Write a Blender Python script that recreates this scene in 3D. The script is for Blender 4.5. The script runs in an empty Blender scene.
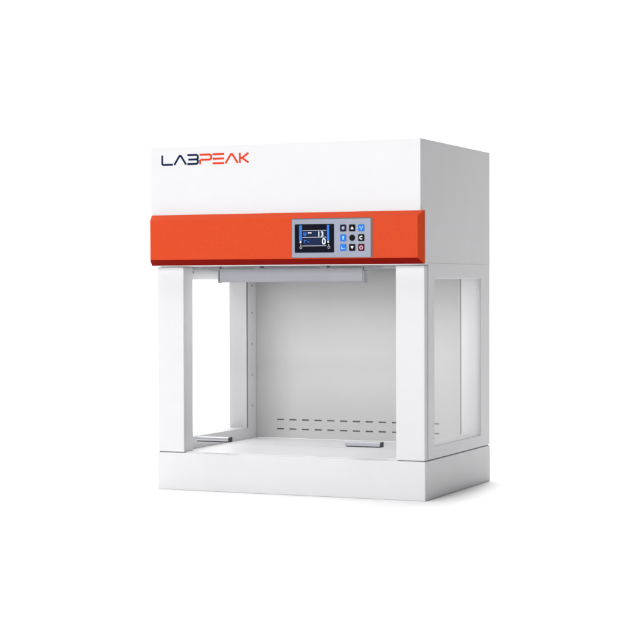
import bpy, bmesh, math
from mathutils import Vector, Matrix

S = bpy.context.scene
COL = S.collection
R = math.radians

# ---------------------------------------------------------------- camera
W, D, H = 0.70, 0.485, 0.837          # cabinet, metres
cam_d = bpy.data.cameras.new("camera")
cam = bpy.data.objects.new("camera", cam_d)
COL.objects.link(cam)
S.camera = cam
yaw, pitch, roll = 0.40601, -0.01854, -0.0025
f = Vector((-math.sin(yaw) * math.cos(pitch), math.cos(yaw) * math.cos(pitch), math.sin(pitch)))
r = Vector((math.cos(yaw), math.sin(yaw), 0))
u = r.cross(f)
r2 = r * math.cos(roll) + u * math.sin(roll)
u2 = -r * math.sin(roll) + u * math.cos(roll)
M = Matrix((r2, u2, -f)).transposed().to_4x4()
M.translation = Vector((2.13513, -3.95182, 0.49797))
cam.matrix_world = M
cam_d.sensor_width = 36
cam_d.lens = 36 * 1820.84 / 640
cam_d.clip_start = 0.05
cam_d.clip_end = 200

# ---------------------------------------------------------------- world, lamps, exposure
w = bpy.data.worlds.new("World")
S.world = w
w.use_nodes = True
bg = w.node_tree.nodes["Background"]
bg.inputs[0].default_value = (0.97, 0.98, 1.0, 1)
bg.inputs[1].default_value = 0.09

def area(name, loc, target, sx, sy, power, color=(1, 1, 1)):
    l = bpy.data.lights.new(name, 'AREA')
    l.shape = 'RECTANGLE'
    l.size, l.size_y, l.energy, l.color = sx, sy, power, color
    o = bpy.data.objects.new(name, l)
    COL.objects.link(o)
    o.location = loc
    o.rotation_euler = (Vector(target) - Vector(loc)).to_track_quat('-Z', 'Y').to_euler()
    return o

area("overhead_softbox", (-1.1, 0.9, 4.2), (-1.1, 0.9, 0), 3.9, 7.0, 330)
area("key_softbox", (-0.2, -5.9, 1.95), (0.35, 0.0, 0.45), 1.8, 2.0, 254)
area("rear_fill", (0.2, 4.2, 3.4), (0.75, 0.75, 0), 1.0, 1.0, 76)  # added fill, lifts the cabinet's shadow on the floor behind
area("backdrop_light", (-1.5, 3.2, 4.6), (-1.5, 6.0, 1.2), 9.0, 1.0, 210)

S.view_settings.view_transform = 'Standard'
S.view_settings.look = 'None'
S.view_settings.exposure = 0.0
S.view_settings.gamma = 1.0
S.cycles.max_bounces = 10
S.cycles.transparent_max_bounces = 16
S.cycles.caustics_reflective = False
S.cycles.caustics_refractive = False

# ---------------------------------------------------------------- materials
def mat(name, color, rough=0.5, metal=0.0, spec=0.5, bump=None, mottle=0.0, mscale=60.0, emit=None):
    m = bpy.data.materials.new(name)
    m.use_nodes = True
    nt = m.node_tree
    b = nt.nodes["Principled BSDF"]
    b.inputs["Base Color"].default_value = (*color, 1)
    b.inputs["Roughness"].default_value = rough
    b.inputs["Metallic"].default_value = metal
    b.inputs["Specular IOR Level"].default_value = spec
    tc = nt.nodes.new("ShaderNodeTexCoord")
    if mottle:
        n = nt.nodes.new("ShaderNodeTexNoise")
        n.inputs["Scale"].default_value = mscale
        n.inputs["Detail"].default_value = 6
        n.inputs["Roughness"].default_value = 0.7
        nt.links.new(tc.outputs["Object"], n.inputs["Vector"])
        rm = nt.nodes.new("ShaderNodeValToRGB")
        rm.color_ramp.elements[0].position = 0.3
        rm.color_ramp.elements[1].position = 0.7
        rm.color_ramp.elements[0].color = (*[c * (1 - mottle) for c in color], 1)
        rm.color_ramp.elements[1].color = (*[min(1, c * (1 + mottle)) for c in color], 1)
        nt.links.new(n.outputs["Fac"], rm.inputs["Fac"])
        nt.links.new(rm.outputs["Color"], b.inputs["Base Color"])
    if bump:
        n2 = nt.nodes.new("ShaderNodeTexNoise")
        n2.inputs["Scale"].default_value = bump[0]
        n2.inputs["Detail"].default_value = 3
        nt.links.new(tc.outputs["Object"], n2.inputs["Vector"])
        bp = nt.nodes.new("ShaderNodeBump")
        bp.inputs["Strength"].default_value = bump[1]
        bp.inputs["Distance"].default_value = 0.001
        nt.links.new(n2.outputs["Fac"], bp.inputs["Height"])
        nt.links.new(bp.outputs["Normal"], b.inputs["Normal"])
    if emit:
        b.inputs["Emission Color"].default_value = (*emit[0], 1)
        b.inputs["Emission Strength"].default_value = emit[1]
    return m

def glass_mat():
    m = bpy.data.materials.new("clear_glass")
    m.use_nodes = True
    nt = m.node_tree
    nt.nodes.remove(nt.nodes["Principled BSDF"])
    out = nt.nodes["Material Output"]
    tr = nt.nodes.new("ShaderNodeBsdfTransparent")
    tr.inputs[0].default_value = (0.99, 0.99, 0.99, 1)
    gl = nt.nodes.new("ShaderNodeBsdfGlossy")
    gl.inputs["Roughness"].default_value = 0.02
    # Schlick reflectance from the angle to either face of the pane
    ge = nt.nodes.new("ShaderNodeNewGeometry")
    dt = nt.nodes.new("ShaderNodeVectorMath"); dt.operation = 'DOT_PRODUCT'
    nt.links.new(ge.outputs["Incoming"], dt.inputs[0]); nt.links.new(ge.outputs["Normal"], dt.inputs[1])
    def math_node(op, a, b=None):
        n = nt.nodes.new("ShaderNodeMath"); n.operation = op
        for i, v in enumerate((a, b)):
            if v is None: continue
            if isinstance(v, (int, float)): n.inputs[i].default_value = v
            else: nt.links.new(v, n.inputs[i])
        return n.outputs[0]
    c_ = math_node('ABSOLUTE', dt.outputs["Value"])
    p_ = math_node('POWER', math_node('SUBTRACT', 1.0, c_), 5.0)
    fr_out = math_node('ADD', math_node('MULTIPLY', p_, 0.5), 0.015)
    mx = nt.nodes.new("ShaderNodeMixShader")
    nt.links.new(fr_out, mx.inputs[0])
    nt.links.new(tr.outputs[0], mx.inputs[1])
    nt.links.new(gl.outputs[0], mx.inputs[2])
    nt.links.new(mx.outputs[0], out.inputs[0])
    return m

PAINT = mat("white_powder_coat", (0.622, 0.62, 0.634), 0.42, 0, 0.35, bump=(900, 0.10), mottle=0.012, mscale=14)
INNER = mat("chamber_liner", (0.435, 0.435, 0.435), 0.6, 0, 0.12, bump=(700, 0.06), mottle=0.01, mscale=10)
STEEL = mat("brushed_worktop", (0.70, 0.70, 0.715), 0.38, 0.0, 0.5, bump=(500, 0.08), mottle=0.03, mscale=22)
LAMP = mat("lamp_housing_grey", (0.295, 0.298, 0.325), 0.5, 0.1, 0.5, bump=(600, 0.06), mottle=0.02, mscale=30)
ALU = mat("anodised_aluminium", (0.42, 0.42, 0.46), 0.32, 0.55, 0.5, bump=(800, 0.08))
DARK = mat("dark_gasket", (0.035, 0.035, 0.04), 0.6)
SEAL_GAP = mat("grey_seal_gap_shade", (0.16, 0.16, 0.17), 0.6)  # left seal colour, also the shadow tone in the plinth seam
SLOT = mat("slot_backing", (0.10, 0.11, 0.107), 0.7)
ORANGE = mat("orange_fascia", (0.555, 0.054, 0.013), 0.55, 0, 0.10, bump=(520, 0.30), mottle=0.10, mscale=420)
DRED = mat("dark_red_strip", (0.17, 0.003, 0.001), 0.6, 0, 0.04)
PANEL = mat("panel_grey_blue", (0.23, 0.25, 0.32), 0.38, 0.1, 0.5, bump=(700, 0.05))
BEZ = mat("panel_edge_grey", (0.10, 0.11, 0.14), 0.45)
NAVY = mat("logo_navy", (0.006, 0.012, 0.055), 0.5, 0, 0.06)
LORANGE = mat("logo_orange", (0.60, 0.045, 0.012), 0.5, 0, 0.06)
SCREEN = mat("screen_black", (0.006, 0.006, 0.010), 0.10, 0, 0.25, emit=((0.004, 0.006, 0.02), 0.3))
SWHITE = mat("screen_white", (0.45, 0.47, 0.5), 0.10, 0, 0.2, emit=((0.85, 0.9, 1.0), 0.55))
SGREY = mat("screen_grey", (0.2, 0.2, 0.22), 0.10, 0, 0.2, emit=((0.55, 0.6, 0.7), 0.35))
SBLUE = mat("screen_blue", (0.03, 0.12, 0.42), 0.10, 0, 0.2, emit=((0.04, 0.2, 0.7), 0.35))
SNAVY = mat("screen_navy", (0.012, 0.016, 0.04), 0.10, 0, 0.2, emit=((0.02, 0.05, 0.16), 0.2))
BBLUE = mat("button_blue", (0.025, 0.17, 0.62), 0.16, 0, 0.2)
BBLACK = mat("button_black", (0.006, 0.006, 0.009), 0.16, 0, 0.2)
BNAVY = mat("button_navy", (0.010, 0.010, 0.045), 0.16, 0, 0.2)
BRED = mat("button_maroon", (0.085, 0.005, 0.022), 0.16, 0, 0.2)
BWHITE = mat("button_symbol", (0.75, 0.75, 0.78), 0.4)
BPINK = mat("button_symbol_pink", (0.75, 0.45, 0.5), 0.4)
BCYAN = mat("button_symbol_pale_blue", (0.35, 0.6, 0.9), 0.4)
GLASS = glass_mat()
SWEEP = mat("white_sweep", (0.9, 0.9, 0.9), 0.7, 0, 0.2, bump=(40, 0.02), mottle=0.006, mscale=2)

# ---------------------------------------------------------------- mesh helpers
def box(bm, x0, x1, y0, y1, z0, z1, bevel=0.0, seg=2, mi=0):
    res = bmesh.ops.create_cube(bm, size=1)
    vs = res["verts"]
    for v in vs:
        v.co = Vector((x0 + (v.co.x + .5) * (x1 - x0), y0 + (v.co.y + .5) * (y1 - y0), z0 + (v.co.z + .5) * (z1 - z0)))
    fs = {f for v in vs for f in v.link_faces}
    for f_ in fs:
        f_.material_index = mi
    if bevel:
        es = list({e for v in vs for e in v.link_edges})
        rr = bmesh.ops.bevel(bm, geom=es, offset=bevel, segments=seg, profile=0.5, affect='EDGES', clamp_overlap=True)
        for f_ in rr["faces"]:
            f_.material_index = mi
            f_.smooth = True

def prism(bm, pts, y0, y1, mi=0, axis='y'):
    """closed polygon pts in (x,z) [axis y], (y,z) [axis x] extruded from y0 to y1"""
    def P(a, b, c):
        return (a, c, b) if axis == 'y' else (c, a, b)
    va = [bm.verts.new(P(a, b, y0)) for a, b in pts]
    vb = [bm.verts.new(P(a, b, y1)) for a, b in pts]
    n = len(pts)
    fs = [bm.faces.new(va), bm.faces.new(list(reversed(vb)))]
    for i in range(n):
        j = (i + 1) % n
        fs.append(bm.faces.new((va[j], va[i], vb[i], vb[j])))
    for f_ in fs:
        f_.material_index = mi
    return fs

def disc(cx, cz, rad, n=24, a0=0.0):
    return [(cx + rad * math.cos(a0 + 2 * math.pi * i / n), cz + rad * math.sin(a0 + 2 * math.pi * i / n)) for i in range(n)]

def rrect(x0, x1, z0, z1, rad, n=5):
    out = []
    for cx, cz, a in ((x1 - rad, z1 - rad, 0), (x0 + rad, z1 - rad, 90), (x0 + rad, z0 + rad, 180), (x1 - rad, z0 + rad, 270)):
        for i in range(n + 1):
            t = R(a + 90 * i / n)
            out.append((cx + rad * math.cos(t), cz + rad * math.sin(t)))
    return out

def ribbon(pts, th):
    """outline of a mitred stroke along pts"""
    L, Rr = [], []
    n = len(pts)
    P = [Vector(p) for p in pts]
    for i in range(n):
        d0 = (P[i] - P[i - 1]).normalized() if i else (P[1] - P[0]).normalized()
        d1 = (P[i + 1] - P[i]).normalized() if i < n - 1 else d0
        n0, n1 = Vector((-d0.y, d0.x)), Vector((-d1.y, d1.x))
        m = (n0 + n1)
        m = m.normalized() if m.length > 1e-6 else n0
        k = th / 2 / max(0.45, m.dot(n0))
        q = P[i].copy()
        if i == 0: q -= d0 * th * 0.25
        if i == n - 1: q += d1 * th * 0.25
        L.append(tuple(q + m * k)); Rr.append(tuple(q - m * k))
    return L + list(reversed(Rr))

def ring(bm, cx, cz, ro, ri, y0, y1, mi, a0=0, a1=360, n=28):
    outer, inner = [], []
    for i in range(n + 1):
        t = R(a0 + (a1 - a0) * i / n)
        outer.append((cx + ro * math.cos(t), cz + ro * math.sin(t)))
        inner.append((cx + ri * math.cos(t), cz + ri * math.sin(t)))
    for i in range(n):
        prism(bm, [outer[i], outer[i + 1], inner[i + 1], inner[i]], y0, y1, mi)

def plate(bm, ub, vb, filled, w0, w1, axis, mi=0):
    """perforated plate: grid cells ub x vb, filled(i,j); thickness w0..w1 along axis"""
    cache = {}
    def V(i, j, k):
        if (i, j, k) not in cache:
            a, b, c = ub[i], vb[j], (w0, w1)[k]
            cache[(i, j, k)] = bm.verts.new((c, a, b) if axis == 'x' else (a, c, b))
        return cache[(i, j, k)]
    nu, nv = len(ub) - 1, len(vb) - 1
    ok = lambda i, j: 0 <= i < nu and 0 <= j < nv and filled(i, j)
    for i in range(nu):
        for j in range(nv):
            if not ok(i, j): continue
            for k in (0, 1):
                bm.faces.new((V(i, j, k), V(i + 1, j, k), V(i + 1, j + 1, k), V(i, j + 1, k))).material_index = mi
            for (di, dj, a, b) in ((-1, 0, (i, j), (i, j + 1)), (1, 0, (i + 1, j), (i + 1, j + 1)), (0, -1, (i, j), (i + 1, j)), (0, 1, (i, j + 1), (i + 1, j + 1))):
                if not ok(i + di, j + dj):
                    bm.faces.new((V(*a, 0), V(*b, 0), V(*b, 1), V(*a, 1))).material_index = mi

def obj(name, bm, mats, parent=None, label=None, recalc=True):
    if recalc:
        bmesh.ops.recalc_face_normals(bm, faces=bm.faces[:])
    me = bpy.data.meshes.new(name)
    bm.to_mesh(me); bm.free()
    for m in (mats if isinstance(mats, (list, tuple)) else [mats]):
        me.materials.append(m)
    o = bpy.data.objects.new(name, me)
    COL.objects.link(o)
    if parent: o.parent = parent
    if label: o["label"] = label
    return o

def B(): return bmesh.new()

# ---------------------------------------------------------------- setting: white sweep (floor curving up into a wall)
bm = B()
prof = [(-9.0, 0.0), (3.5, 0.0)]
for i in range(1, 13):
    a = R(90 * i / 12)
    prof.append((3.5 + 2.0 * math.sin(a), 2.0 - 2.0 * math.cos(a)))
prof.append((5.5, 7.5))
rows = [[bm.verts.new((x, y, z)) for (y, z) in prof] for x in (-11.0, 9.0)]
for i in range(len(prof) - 1):
    f_ = bm.faces.new((rows[0][i], rows[1][i], rows[1][i + 1], rows[0][i + 1]))
    f_.smooth = True
o = obj("backdrop", bm, SWEEP, recalc=False)
o["kind"] = "structure"

# ---------------------------------------------------------------- the hood
root = bpy.data.objects.new("laminar_flow_hood", None)
COL.objects.link(root)
root.empty_display_size = 0.1
root["label"] = "white bench-top laminar flow hood with orange front band, glass sides and small control screen"
root["category"] = "laminar flow hood"

T = 0.050            # side wall thickness
ZB = 0.0915          # top of plinth
ZW = 0.0932          # underside of walls
ZH = 0.5470          # underside of upper body
YB = 0.465           # face of the back panel

# plinth
bm = B(); box(bm, 0, W, 0, D, 0.0, ZB, 0.0022, 3)
base = obj("base", bm, PAINT, root)
for xa, xb in ((0.0042, T - 0.001), (W - T + 0.001, W - 0.0042)):
    bm = B(); box(bm, xa, xb, 0.0035, D - 0.006, ZB - 0.004, ZW + 0.004)  # recessed grey strip, the gap's shadow put into its colour
    obj("seam_shade_strip", bm, SEAL_GAP, base, "grey strip standing in for the seam shadow between plinth and wall")
# worktop
bm = B(); box(bm, T + 0.0015, W - T - 0.0015, 0.0120, YB - 0.0005, ZB - 0.002, ZB + 0.0020, 0.0009, 2)
obj("worktop", bm, STEEL, root)

# front posts
def post(x0, x1):
    bm = B(); box(bm, x0, x1, 0.0006, 0.050, ZW, ZH - 0.001, 0.0022, 3)
    return obj("post", bm, PAINT, root)
post(0.0012, 0.0735)
post(0.6272, W - 0.0012)

# side walls with window
WY0, WY1, WZ0, WZ1 = 0.0625, 0.4045, 0.1232, 0.5155
def side_wall(right):
    xi, xm, xo = (W - T, W - 0.0022, W - 0.0002) if right else (T, 0.0022, 0.0002)
    bm = B()
    plate(bm, [0.0508, WY0, WY1, D - 0.0005], [ZW, WZ0, WZ1, ZH - 0.001], lambda i, j: not (i == 1 and j == 1), xi, xm, 'x')
    bmesh.ops.recalc_face_normals(bm, faces=bm.faces[:])
    wall = obj("side_wall", bm, PAINT, root)
    # outer skin, slightly proud with rounded edge
    bm = B()
    plate(bm, [0.0200, WY0 - 0.0004, WY1 + 0.0004, 0.4795], [ZW + 0.0018, WZ0 - 0.0004, WZ1 + 0.0004, ZH + 0.0045], lambda i, j: not (i == 1 and j == 1),
          xm - (0.0004 if right else -0.0004), xo + (0.0011 if right else -0.0011), 'x')
    bmesh.ops.recalc_face_normals(bm, faces=bm.faces[:])
    side = xo + (0.0011 if right else -0.0011)
    es = [e for e in bm.edges if all(abs(v.co.x - side) < 1e-5 for v in e.verts) and len(e.link_faces) == 2 and abs(e.calc_face_angle(0)) > 1]
    rr = bmesh.ops.bevel(bm, geom=es, offset=0.0012, segments=2, profile=0.5, affect='EDGES')
    obj("window_frame", bm, PAINT, wall)
    # pane, set into the opening near the outside
    px = W - 0.0045 if right else 0.0005
    bm = B(); box(bm, px, px + 0.004, WY0 - 0.004, WY1 + 0.004, WZ0 - 0.004, WZ1 + 0.004)
    obj("window_pane", bm, GLASS, wall)
    # dark seal along the inner rear edge of the opening
    sx = -1 if right else 1
    bm = B(); box(bm, min(xi, xi + sx * 0.0028), max(xi, xi + sx * 0.0028), WY1 - 0.0003, WY1 + 0.0030, WZ0, WZ1, 0.0004, 1)
    obj("seal_strip", bm, DARK if right else SEAL_GAP, wall, "dark seal strip" if right else "grey seal strip")
    # screws on the inside of the rear upright
    s = -1 if right else 1
    for z in (0.180, 0.262, 0.345, 0.428, 0.500):
        bm = B(); prism(bm, disc(0.4385, z, 0.0028, 14), xi - s * 0.0002, xi + s * 0.0014, axis='x')
        obj("screw", bm, ALU, wall)
    if not right:
        for y, z in ((0.10, 0.533), (0.24, 0.533), (0.38, 0.533)):
            bm = B(); prism(bm, disc(y, z, 0.0026, 14), xi - s * 0.0002, xi + s * 0.0014, axis='x')
            obj("screw", bm, ALU, wall)
    return wall
side_wall(False)
side_wall(True)

# back panel with two rows of slots
bm = B()
x0s, pitch_s, wsl, nsl = 0.1105, 0.0365, 0.0205, 13
ub = [T + 0.0006]
for k in range(nsl):
    ub += [x0s + k * pitch_s, x0s + k * pitch_s + wsl]
ub.append(W - T - 0.0006)
vb = [ZB + 0.0022, 0.1161, 0.1199, 0.1411, 0.1449, ZH - 0.002]
plate(bm, ub, vb, lambda i, j: not (i % 2 == 1 and j in (1, 3)), YB, YB + 0.003, 'y')
back = obj("back_panel", bm, INNER, root)
bm = B(); box(bm, T + 0.002, W - T - 0.002, YB + 0.0045, D - 0.004, ZB + 0.004, ZH - 0.003)
obj("slot_backing", bm, SLOT, back, "dark backing seen through the air slots")

# upper body
YF = -0.0285
bm = B(); box(bm, 0, W, YF, D, ZH, H, 0.0018, 3)
body = obj("upper_body", bm, PAINT, root)
# perforated-looking diffuser under it
bm = B(); box(bm, T + 0.004, W - T - 0.004, 0.075, YB - 0.004, ZH - 0.004, ZH + 0.002, 0.001, 1)
obj("diffuser", bm, INNER, root)

# the lit lamp of the chamber, shining down from the diffuser
area("chamber_lamp", (0.35, 0.195, ZH - 0.0052), (0.35, 0.195, 0), 0.50, 0.20, 1.45)

# lettering on the upper body
LX0, LX1, LZ0, LZ1 = 0.0322, 0.2640, 0.7938, 0.8155
def lx(px): return LX0 + (px - 48) / 500.0 * (LX1 - LX0)
letters = [
    (0, 48, 108, [[(0, 1), (0, .1), (.06, 0), (1, 0)]]),
    (0, 120, 187, [[(0, 0), (.44, .94), (.56, .94), (1, 0)]]),
    (0, 197, 257, [[(.02, 1), (.88, 1), (1, .86), (1, .62), (.90, .5), (1, .38), (1, .14), (.88, 0), (.02, 0)], [(.12, .5), (.86, .5)]]),
    (1, 270, 334, [[(0, 1), (.88, 1), (1, .88), (1, .56), (.88, .44), (.1, .44), (0, .34), (0, 0)]]),
    (1, 346, 406, [[(0, 1), (1, 1)], [(0, .5), (1, .5)], [(0, 0), (1, 0)]]),
    (1, 418, 486, [[(0, 0), (.44, .94), (.56, .94), (1, 0)]]),
    (1, 499, 546, [[(0, 1), (0, 0)], [(1, 1), (.28, .5), (1, 0)], [(.06, .5), (.26, .5)]]),
]
bm = B()
n_ = 0
for mi, a, b, paths in letters:
    for p in paths:
        q = [(lx(a) + s * (lx(b) - lx(a)), LZ0 + t * (LZ1 - LZ0)) for s, t in p]
        prism(bm, ribbon(q, 0.0047), YF + 0.0003, YF - 0.0005 - 0.00008 * (n_ % 3), mi)
        n_ += 1
obj("lettering", bm, [NAVY, LORANGE], body)

# orange fascia: bar chamfered on all four sides
FX0, FX1, FZ0, FZ1 = 0.0030, 0.7085, 0.5495, 0.6715
fx0, fx1, fz0, fz1 = 0.0055, 0.6980, 0.5628, 0.6595
YO = -0.0435
bm = B()
YK = YF + 0.006
rings = [[(FX0, FZ0), (FX1, FZ0), (FX1, FZ1), (FX0, FZ1)]] * 2 + [[(fx0, fz0), (fx1, fz0), (fx1, fz1), (fx0, fz1)]]
vr = [[bm.verts.new((a, y, b)) for a, b in rg] for rg, y in zip(rings, (YK, YF - 0.0008, YO))]
for lv in (0, 1):
    for i in range(4):
        j = (i + 1) % 4
        bm.faces.new((vr[lv][i], vr[lv][j], vr[lv + 1][j], vr[lv + 1][i]))
bm.faces.new(vr[2]); bm.faces.new(list(reversed(vr[0])))
bmesh.ops.recalc_face_normals(bm, faces=bm.faces[:])
es = [e for e in bm.edges if len(e.link_faces) == 2 and all(v.co.y < YK - 1e-4 for v in e.verts)]
rr = bmesh.ops.bevel(bm, geom=es, offset=0.0009, segments=3, profile=0.5, affect='EDGES')
for f_ in rr["faces"]: f_.smooth = True
fascia = obj("fascia", bm, ORANGE, root, "orange textured front band")
# separate dark red strip lying over the orange lower chamfer
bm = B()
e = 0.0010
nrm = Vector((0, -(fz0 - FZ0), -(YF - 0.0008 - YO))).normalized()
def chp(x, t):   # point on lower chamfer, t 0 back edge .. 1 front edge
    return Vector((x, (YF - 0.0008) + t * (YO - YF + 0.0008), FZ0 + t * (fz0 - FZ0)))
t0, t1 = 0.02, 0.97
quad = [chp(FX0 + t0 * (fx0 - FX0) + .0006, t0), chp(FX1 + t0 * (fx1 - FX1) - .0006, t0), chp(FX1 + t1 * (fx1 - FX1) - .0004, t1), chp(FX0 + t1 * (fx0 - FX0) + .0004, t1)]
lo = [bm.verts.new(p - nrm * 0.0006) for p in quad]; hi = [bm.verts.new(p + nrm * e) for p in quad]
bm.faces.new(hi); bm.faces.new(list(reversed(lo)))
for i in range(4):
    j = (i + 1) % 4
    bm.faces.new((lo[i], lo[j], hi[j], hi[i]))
obj("lower_strip", bm, DRED, fascia, "dark red lower edge of the orange band")

# control panel
PX0, PX1, PZ0, PZ1 = 0.3850, 0.5845, 0.5650, 0.6545
bm = B()
prism(bm, rrect(PX0 - .0016, PX1 + .0026, PZ0 - .0008, PZ1 + .0022, 0.002), YO + 0.002, YO - 0.0010, 1)
prism(bm, rrect(PX0, PX1, PZ0, PZ1, 0.002), YO - 0.0005, YO - 0.0034, 0)
bmesh.ops.recalc_face_normals(bm, faces=bm.faces[:])
es = [e_ for e_ in bm.edges if all(abs(v.co.y - (YO - 0.0034)) < 1e-6 for v in e_.verts)]
rr = bmesh.ops.bevel(bm, geom=es, offset=0.0008, segments=2, profile=0.5, affect='EDGES')
panel = obj("control_panel", bm, [PANEL, BEZ], root, "blue grey control panel with black screen and nine keys")
YP = YO - 0.0034

def text_mesh(bm, s, x, z, size, y, mi, sx=1.0, bold=0.0):
    cu = bpy.data.curves.new("t", 'FONT')
    cu.body = s; cu.size = size; cu.extrude = 0.00008; cu.offset = bold
    cu.align_x = 'RIGHT'
    t = bpy.data.objects.new("t", cu)
    COL.objects.link(t)
    bpy.context.view_layer.update()
    me = bpy.data.meshes.new_from_object(t.evaluated_get(bpy.context.evaluated_depsgraph_get()))
    old = set(bm.faces)
    n0 = len(bm.verts)
    bm.from_mesh(me)
    bm.verts.ensure_lookup_table()
    for v in bm.verts[n0:]:
        c = v.co.copy()
        v.co = Vector((x + c.x * sx, y - c.z, z + c.y))
    for f_ in bm.faces:
        if f_ not in old: f_.material_index = mi
    bpy.data.objects.remove(t); bpy.data.curves.remove(cu); bpy.data.meshes.remove(me)

# screen (black glass with its read-out)
SX0, SX1, SZ0, SZ1 = 0.3928, 0.4925, 0.5765, 0.6430
bm = B()
prism(bm, rrect(SX0, SX1, SZ0, SZ1, 0.0022), YP + 0.0006, YP - 0.0008, 0)
ys = YP - 0.0008
SW, SH_ = SX1 - SX0, SZ1 - SZ0
def sp(a, b): return (SX0 + a * SW, SZ1 - b * SH_)
def srect(a0, a1, b0, b1, mi, lift=0.0001):
    (xa, za), (xb, zb) = sp(a0, b1), sp(a1, b0)
    box(bm, xa, xb, ys - lift, ys + 0.0002, za, zb, mi=mi)
def U(px): return (px - 88) / 230.0
def Vv(py): return (py - 140) / 165.0
srect(U(114), U(130), Vv(146), Vv(236), 2); srect(U(277), U(291), Vv(146), Vv(236), 2)
srect(U(118), U(127), Vv(238), Vv(249), 1); srect(U(280), U(288), Vv(238), Vv(249), 1)
srect(U(135), U(272), Vv(180), Vv(213), 4); srect(U(135), U(272), Vv(221), Vv(262), 4)
srect(U(133), U(274), Vv(175), Vv(179), 3); srect(U(133), U(274), Vv(214), Vv(219), 3); srect(U(133), U(274), Vv(263), Vv(268), 3)
srect(U(138), U(158), Vv(188), Vv(193), 2, .0002); srect(U(138), U(158), Vv(197), Vv(202), 2, .0002); srect(U(145), U(151), Vv(203), Vv(210), 2, .0002)
srect(U(166), U(187), Vv(187), Vv(193), 1, .0002)
srect(U(144), U(157), Vv(232), Vv(236), 2, .0002); srect(U(144), U(149), Vv(238), Vv(246), 2, .0002); srect(U(165), U(172), Vv(239), Vv(244), 2, .0002)
for cx in (124, 288):       # little icons under the bars
    xx, zz = sp(U(cx), Vv(275))
    ring(bm, xx, zz, 0.0032, 0.0020, ys - 0.0001, ys + 0.0002, 3)
    srect(U(cx - 3), U(cx + 3), Vv(257), Vv(266), 3)
a_, b_ = sp(U(259), Vv(212)); text_mesh(bm, "13", a_, b_, 0.0165, ys - 0.0003, 1, 1.0, 0.0003)
a_, b_ = sp(U(271), Vv(257)); text_mesh(bm, "0", a_, b_, 0.0200, ys - 0.0003, 1, 1.0, 0.0004)
obj("screen", bm, [SCREEN, SWHITE, SBLUE, SGREY, SNAVY], panel, "black display showing 13 above 0 between two blue bars")

# nine keys
bx = (0.5158, 0.5383, 0.5610); bz = (0.6328, 0.6100, 0.5876)
def key(ci, ri, cmat, smat, sym, label):
    cx, cz = bx[ci], bz[ri]
    bm = B()
    yk = YP - 0.0012
    if sym == 'round':
        prism(bm, disc(cx, cz, 0.0072, 28), YP + 0.0005, yk, 0)
    else:
        prism(bm, rrect(cx - .0076, cx + .0076, cz - .0080, cz + .0080, .0022), YP + 0.0005, yk, 0)
    y0, y1 = yk + 0.0002, yk - 0.0002
    if sym == 'up': prism(bm, [(cx - .0040, cz - .0030), (cx + .0040, cz - .0030), (cx, cz + .0038)], y0, y1, 1)
    if sym == 'down': prism(bm, [(cx - .0040, cz + .0030), (cx + .0040, cz + .0030), (cx, cz - .0038)], y0, y1, 1)
    if sym == 'square':
        ring(bm, cx, cz, .0042, .0022, y0, y1, 1, 45, 405, 4)
    if sym == 'fan':
        for k in range(3):
            a = R(30 + 120 * k)
            c_, s_ = math.cos(a), math.sin(a)
            pts = [(0.0008, 0), (.0022, -.0014), (.0046, -.0012), (.0050, .0008), (.0026, .0012)]
            prism(bm, [(cx + p * c_ - q * s_, cz + p * s_ + q * c_) for p, q in pts], y0, y1 - .00002 * k, 1)
    if sym == 'lamp':
        prism(bm, disc(cx, cz + .0012, .0026, 16), y0, y1, 1)
        box(bm, cx - .0015, cx + .0015, y1, y0, cz - .0042, cz - .0022, mi=1)
    if sym == 'tray':
        box(bm, cx - .0042, cx + .0042, y1, y0, cz - .0030, cz - .0018, mi=1)
        box(bm, cx - .0042, cx - .0030, y1 - .00003, y0, cz - .0017, cz + .0024, mi=1)
    if sym == 'loop':
        ring(bm, cx, cz, .0044, .0024, y0, y1, 1, 40, 320)
    if sym == 'power':
        ring(bm, cx, cz - .0004, .0046, .0028, y0, y1, 1, 125, 415)
        box(bm, cx - .0008, cx + .0008, y1 - .00003, y0, cz + .0004, cz + .0050, mi=1)
    obj("key", bm, [cmat, smat], panel, label)
key(0, 0, BNAVY, BWHITE, 'square', "dark navy key with a white square mark")
key(1, 0, BBLACK, BWHITE, 'up', "black key with a white up triangle")
key(2, 0, BBLUE, BCYAN, 'fan', "blue key with a pale fan mark")
key(0, 1, BBLUE, BCYAN, 'lamp', "blue key with a pale lamp mark")
key(1, 1, BBLACK, BWHITE, 'round', "plain round black key in the middle")
key(2, 1, BBLACK, BWHITE, 'loop', "black key with a white open ring")
key(0, 2, BBLUE, BCYAN, 'tray', "blue key with a pale bracket mark")
key(1, 2, BBLACK, BWHITE, 'down', "black key with a white down triangle")
key(2, 2, BRED, BPINK, 'power', "maroon power key")

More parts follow.
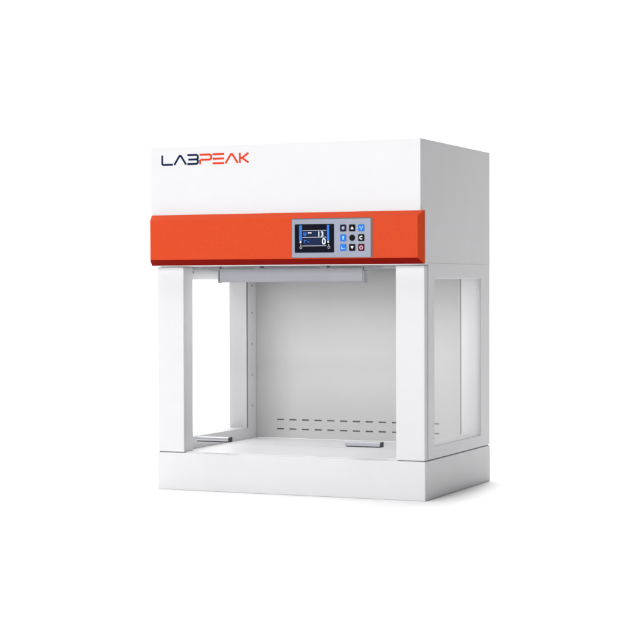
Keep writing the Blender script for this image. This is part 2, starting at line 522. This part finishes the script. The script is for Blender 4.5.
# lamp fixture hanging under the upper body, just behind the opening
bm = B()
lx0, lx1, ly0, ly1, lz0, lz1 = 0.160, 0.5370, 0.022, 0.042, 0.5080, 0.5425
box(bm, lx0, lx1, ly0, ly1, lz0, lz1, 0.0025, 3)
lamp = obj("lamp_fixture", bm, LAMP, root, "grey lamp bar under the orange band")
for xa, xb, nm in ((lx0 - 0.0030, lx0 - 0.0002, "end_cap"), (lx1 + 0.0002, lx1 + 0.0036, "end_cap")):
    bm = B(); box(bm, xa, xb, ly0 - 0.0015, ly1 + 0.0015, lz0 - 0.0015, lz1 - 0.007, 0.0022, 3)
    obj(nm, bm, LAMP, lamp)
for xc in (0.262, 0.436):
    bm = B(); box(bm, xc - 0.009, xc + 0.009, ly0 - 0.0016, ly1 + 0.0016, lz1 - 0.004, ZH - 0.0002, 0.001, 2)
    obj("clip", bm, LAMP, lamp)
for sgn, xs in ((1, lx1 + 0.001), (-1, lx0 - 0.001)):
    bm = B()
    prism(bm, [(xs, lz1 + .0035), (xs, lz1 - .0075), (xs + sgn * .018, lz1 - .0058), (xs + sgn * .042, lz1 - .0012), (xs + sgn * .053, lz1 + .0035)], 0.026, 0.040, 0)
    obj("bracket", bm, LAMP, lamp)

# front sash: clear pane with two handles along its lower edge
bm = B(); box(bm, 0.0745, 0.6262, 0.0060, 0.0110, 0.1180, ZH - 0.0005)
sash = obj("front_sash", bm, GLASS, root, "clear front pane")
for xa in (0.1110, 0.5035):
    bm = B()
    # channel profile in (y,z): rounded nose, underside lip
    prof = [(0.0058, 0.1230), (-0.0060, 0.1230), (-0.0100, 0.1245), (-0.0115, 0.1280), (-0.0100, 0.1318), (-0.0060, 0.1335), (0.0058, 0.1335)]
    prism(bm, prof, xa, xa + 0.088, 0, 'x')
    h = obj("handle", bm, ALU, sash, "grey bar handle")
    bm = B()
    prism(bm, [(0.0050, 0.1222), (-0.0060, 0.1222), (-0.0108, 0.1240), (-0.0122, 0.1280), (-0.0108, 0.1325), (-0.0060, 0.1343), (0.0050, 0.1343)], xa + 0.0882, xa + 0.0915, 0, 'x')
    obj("end_cap", bm, DARK, h, "dark end cap")
    bm = B(); prism(bm, [(0.0050, 0.1212), (-0.0065, 0.1212), (-0.0065, 0.1228), (0.0050, 0.1228)], xa + 0.001, xa + 0.087, 0, 'x')  # separate dark strip along the handle's underside
    obj("under_strip", bm, DARK, h, "dark strip under the handle")
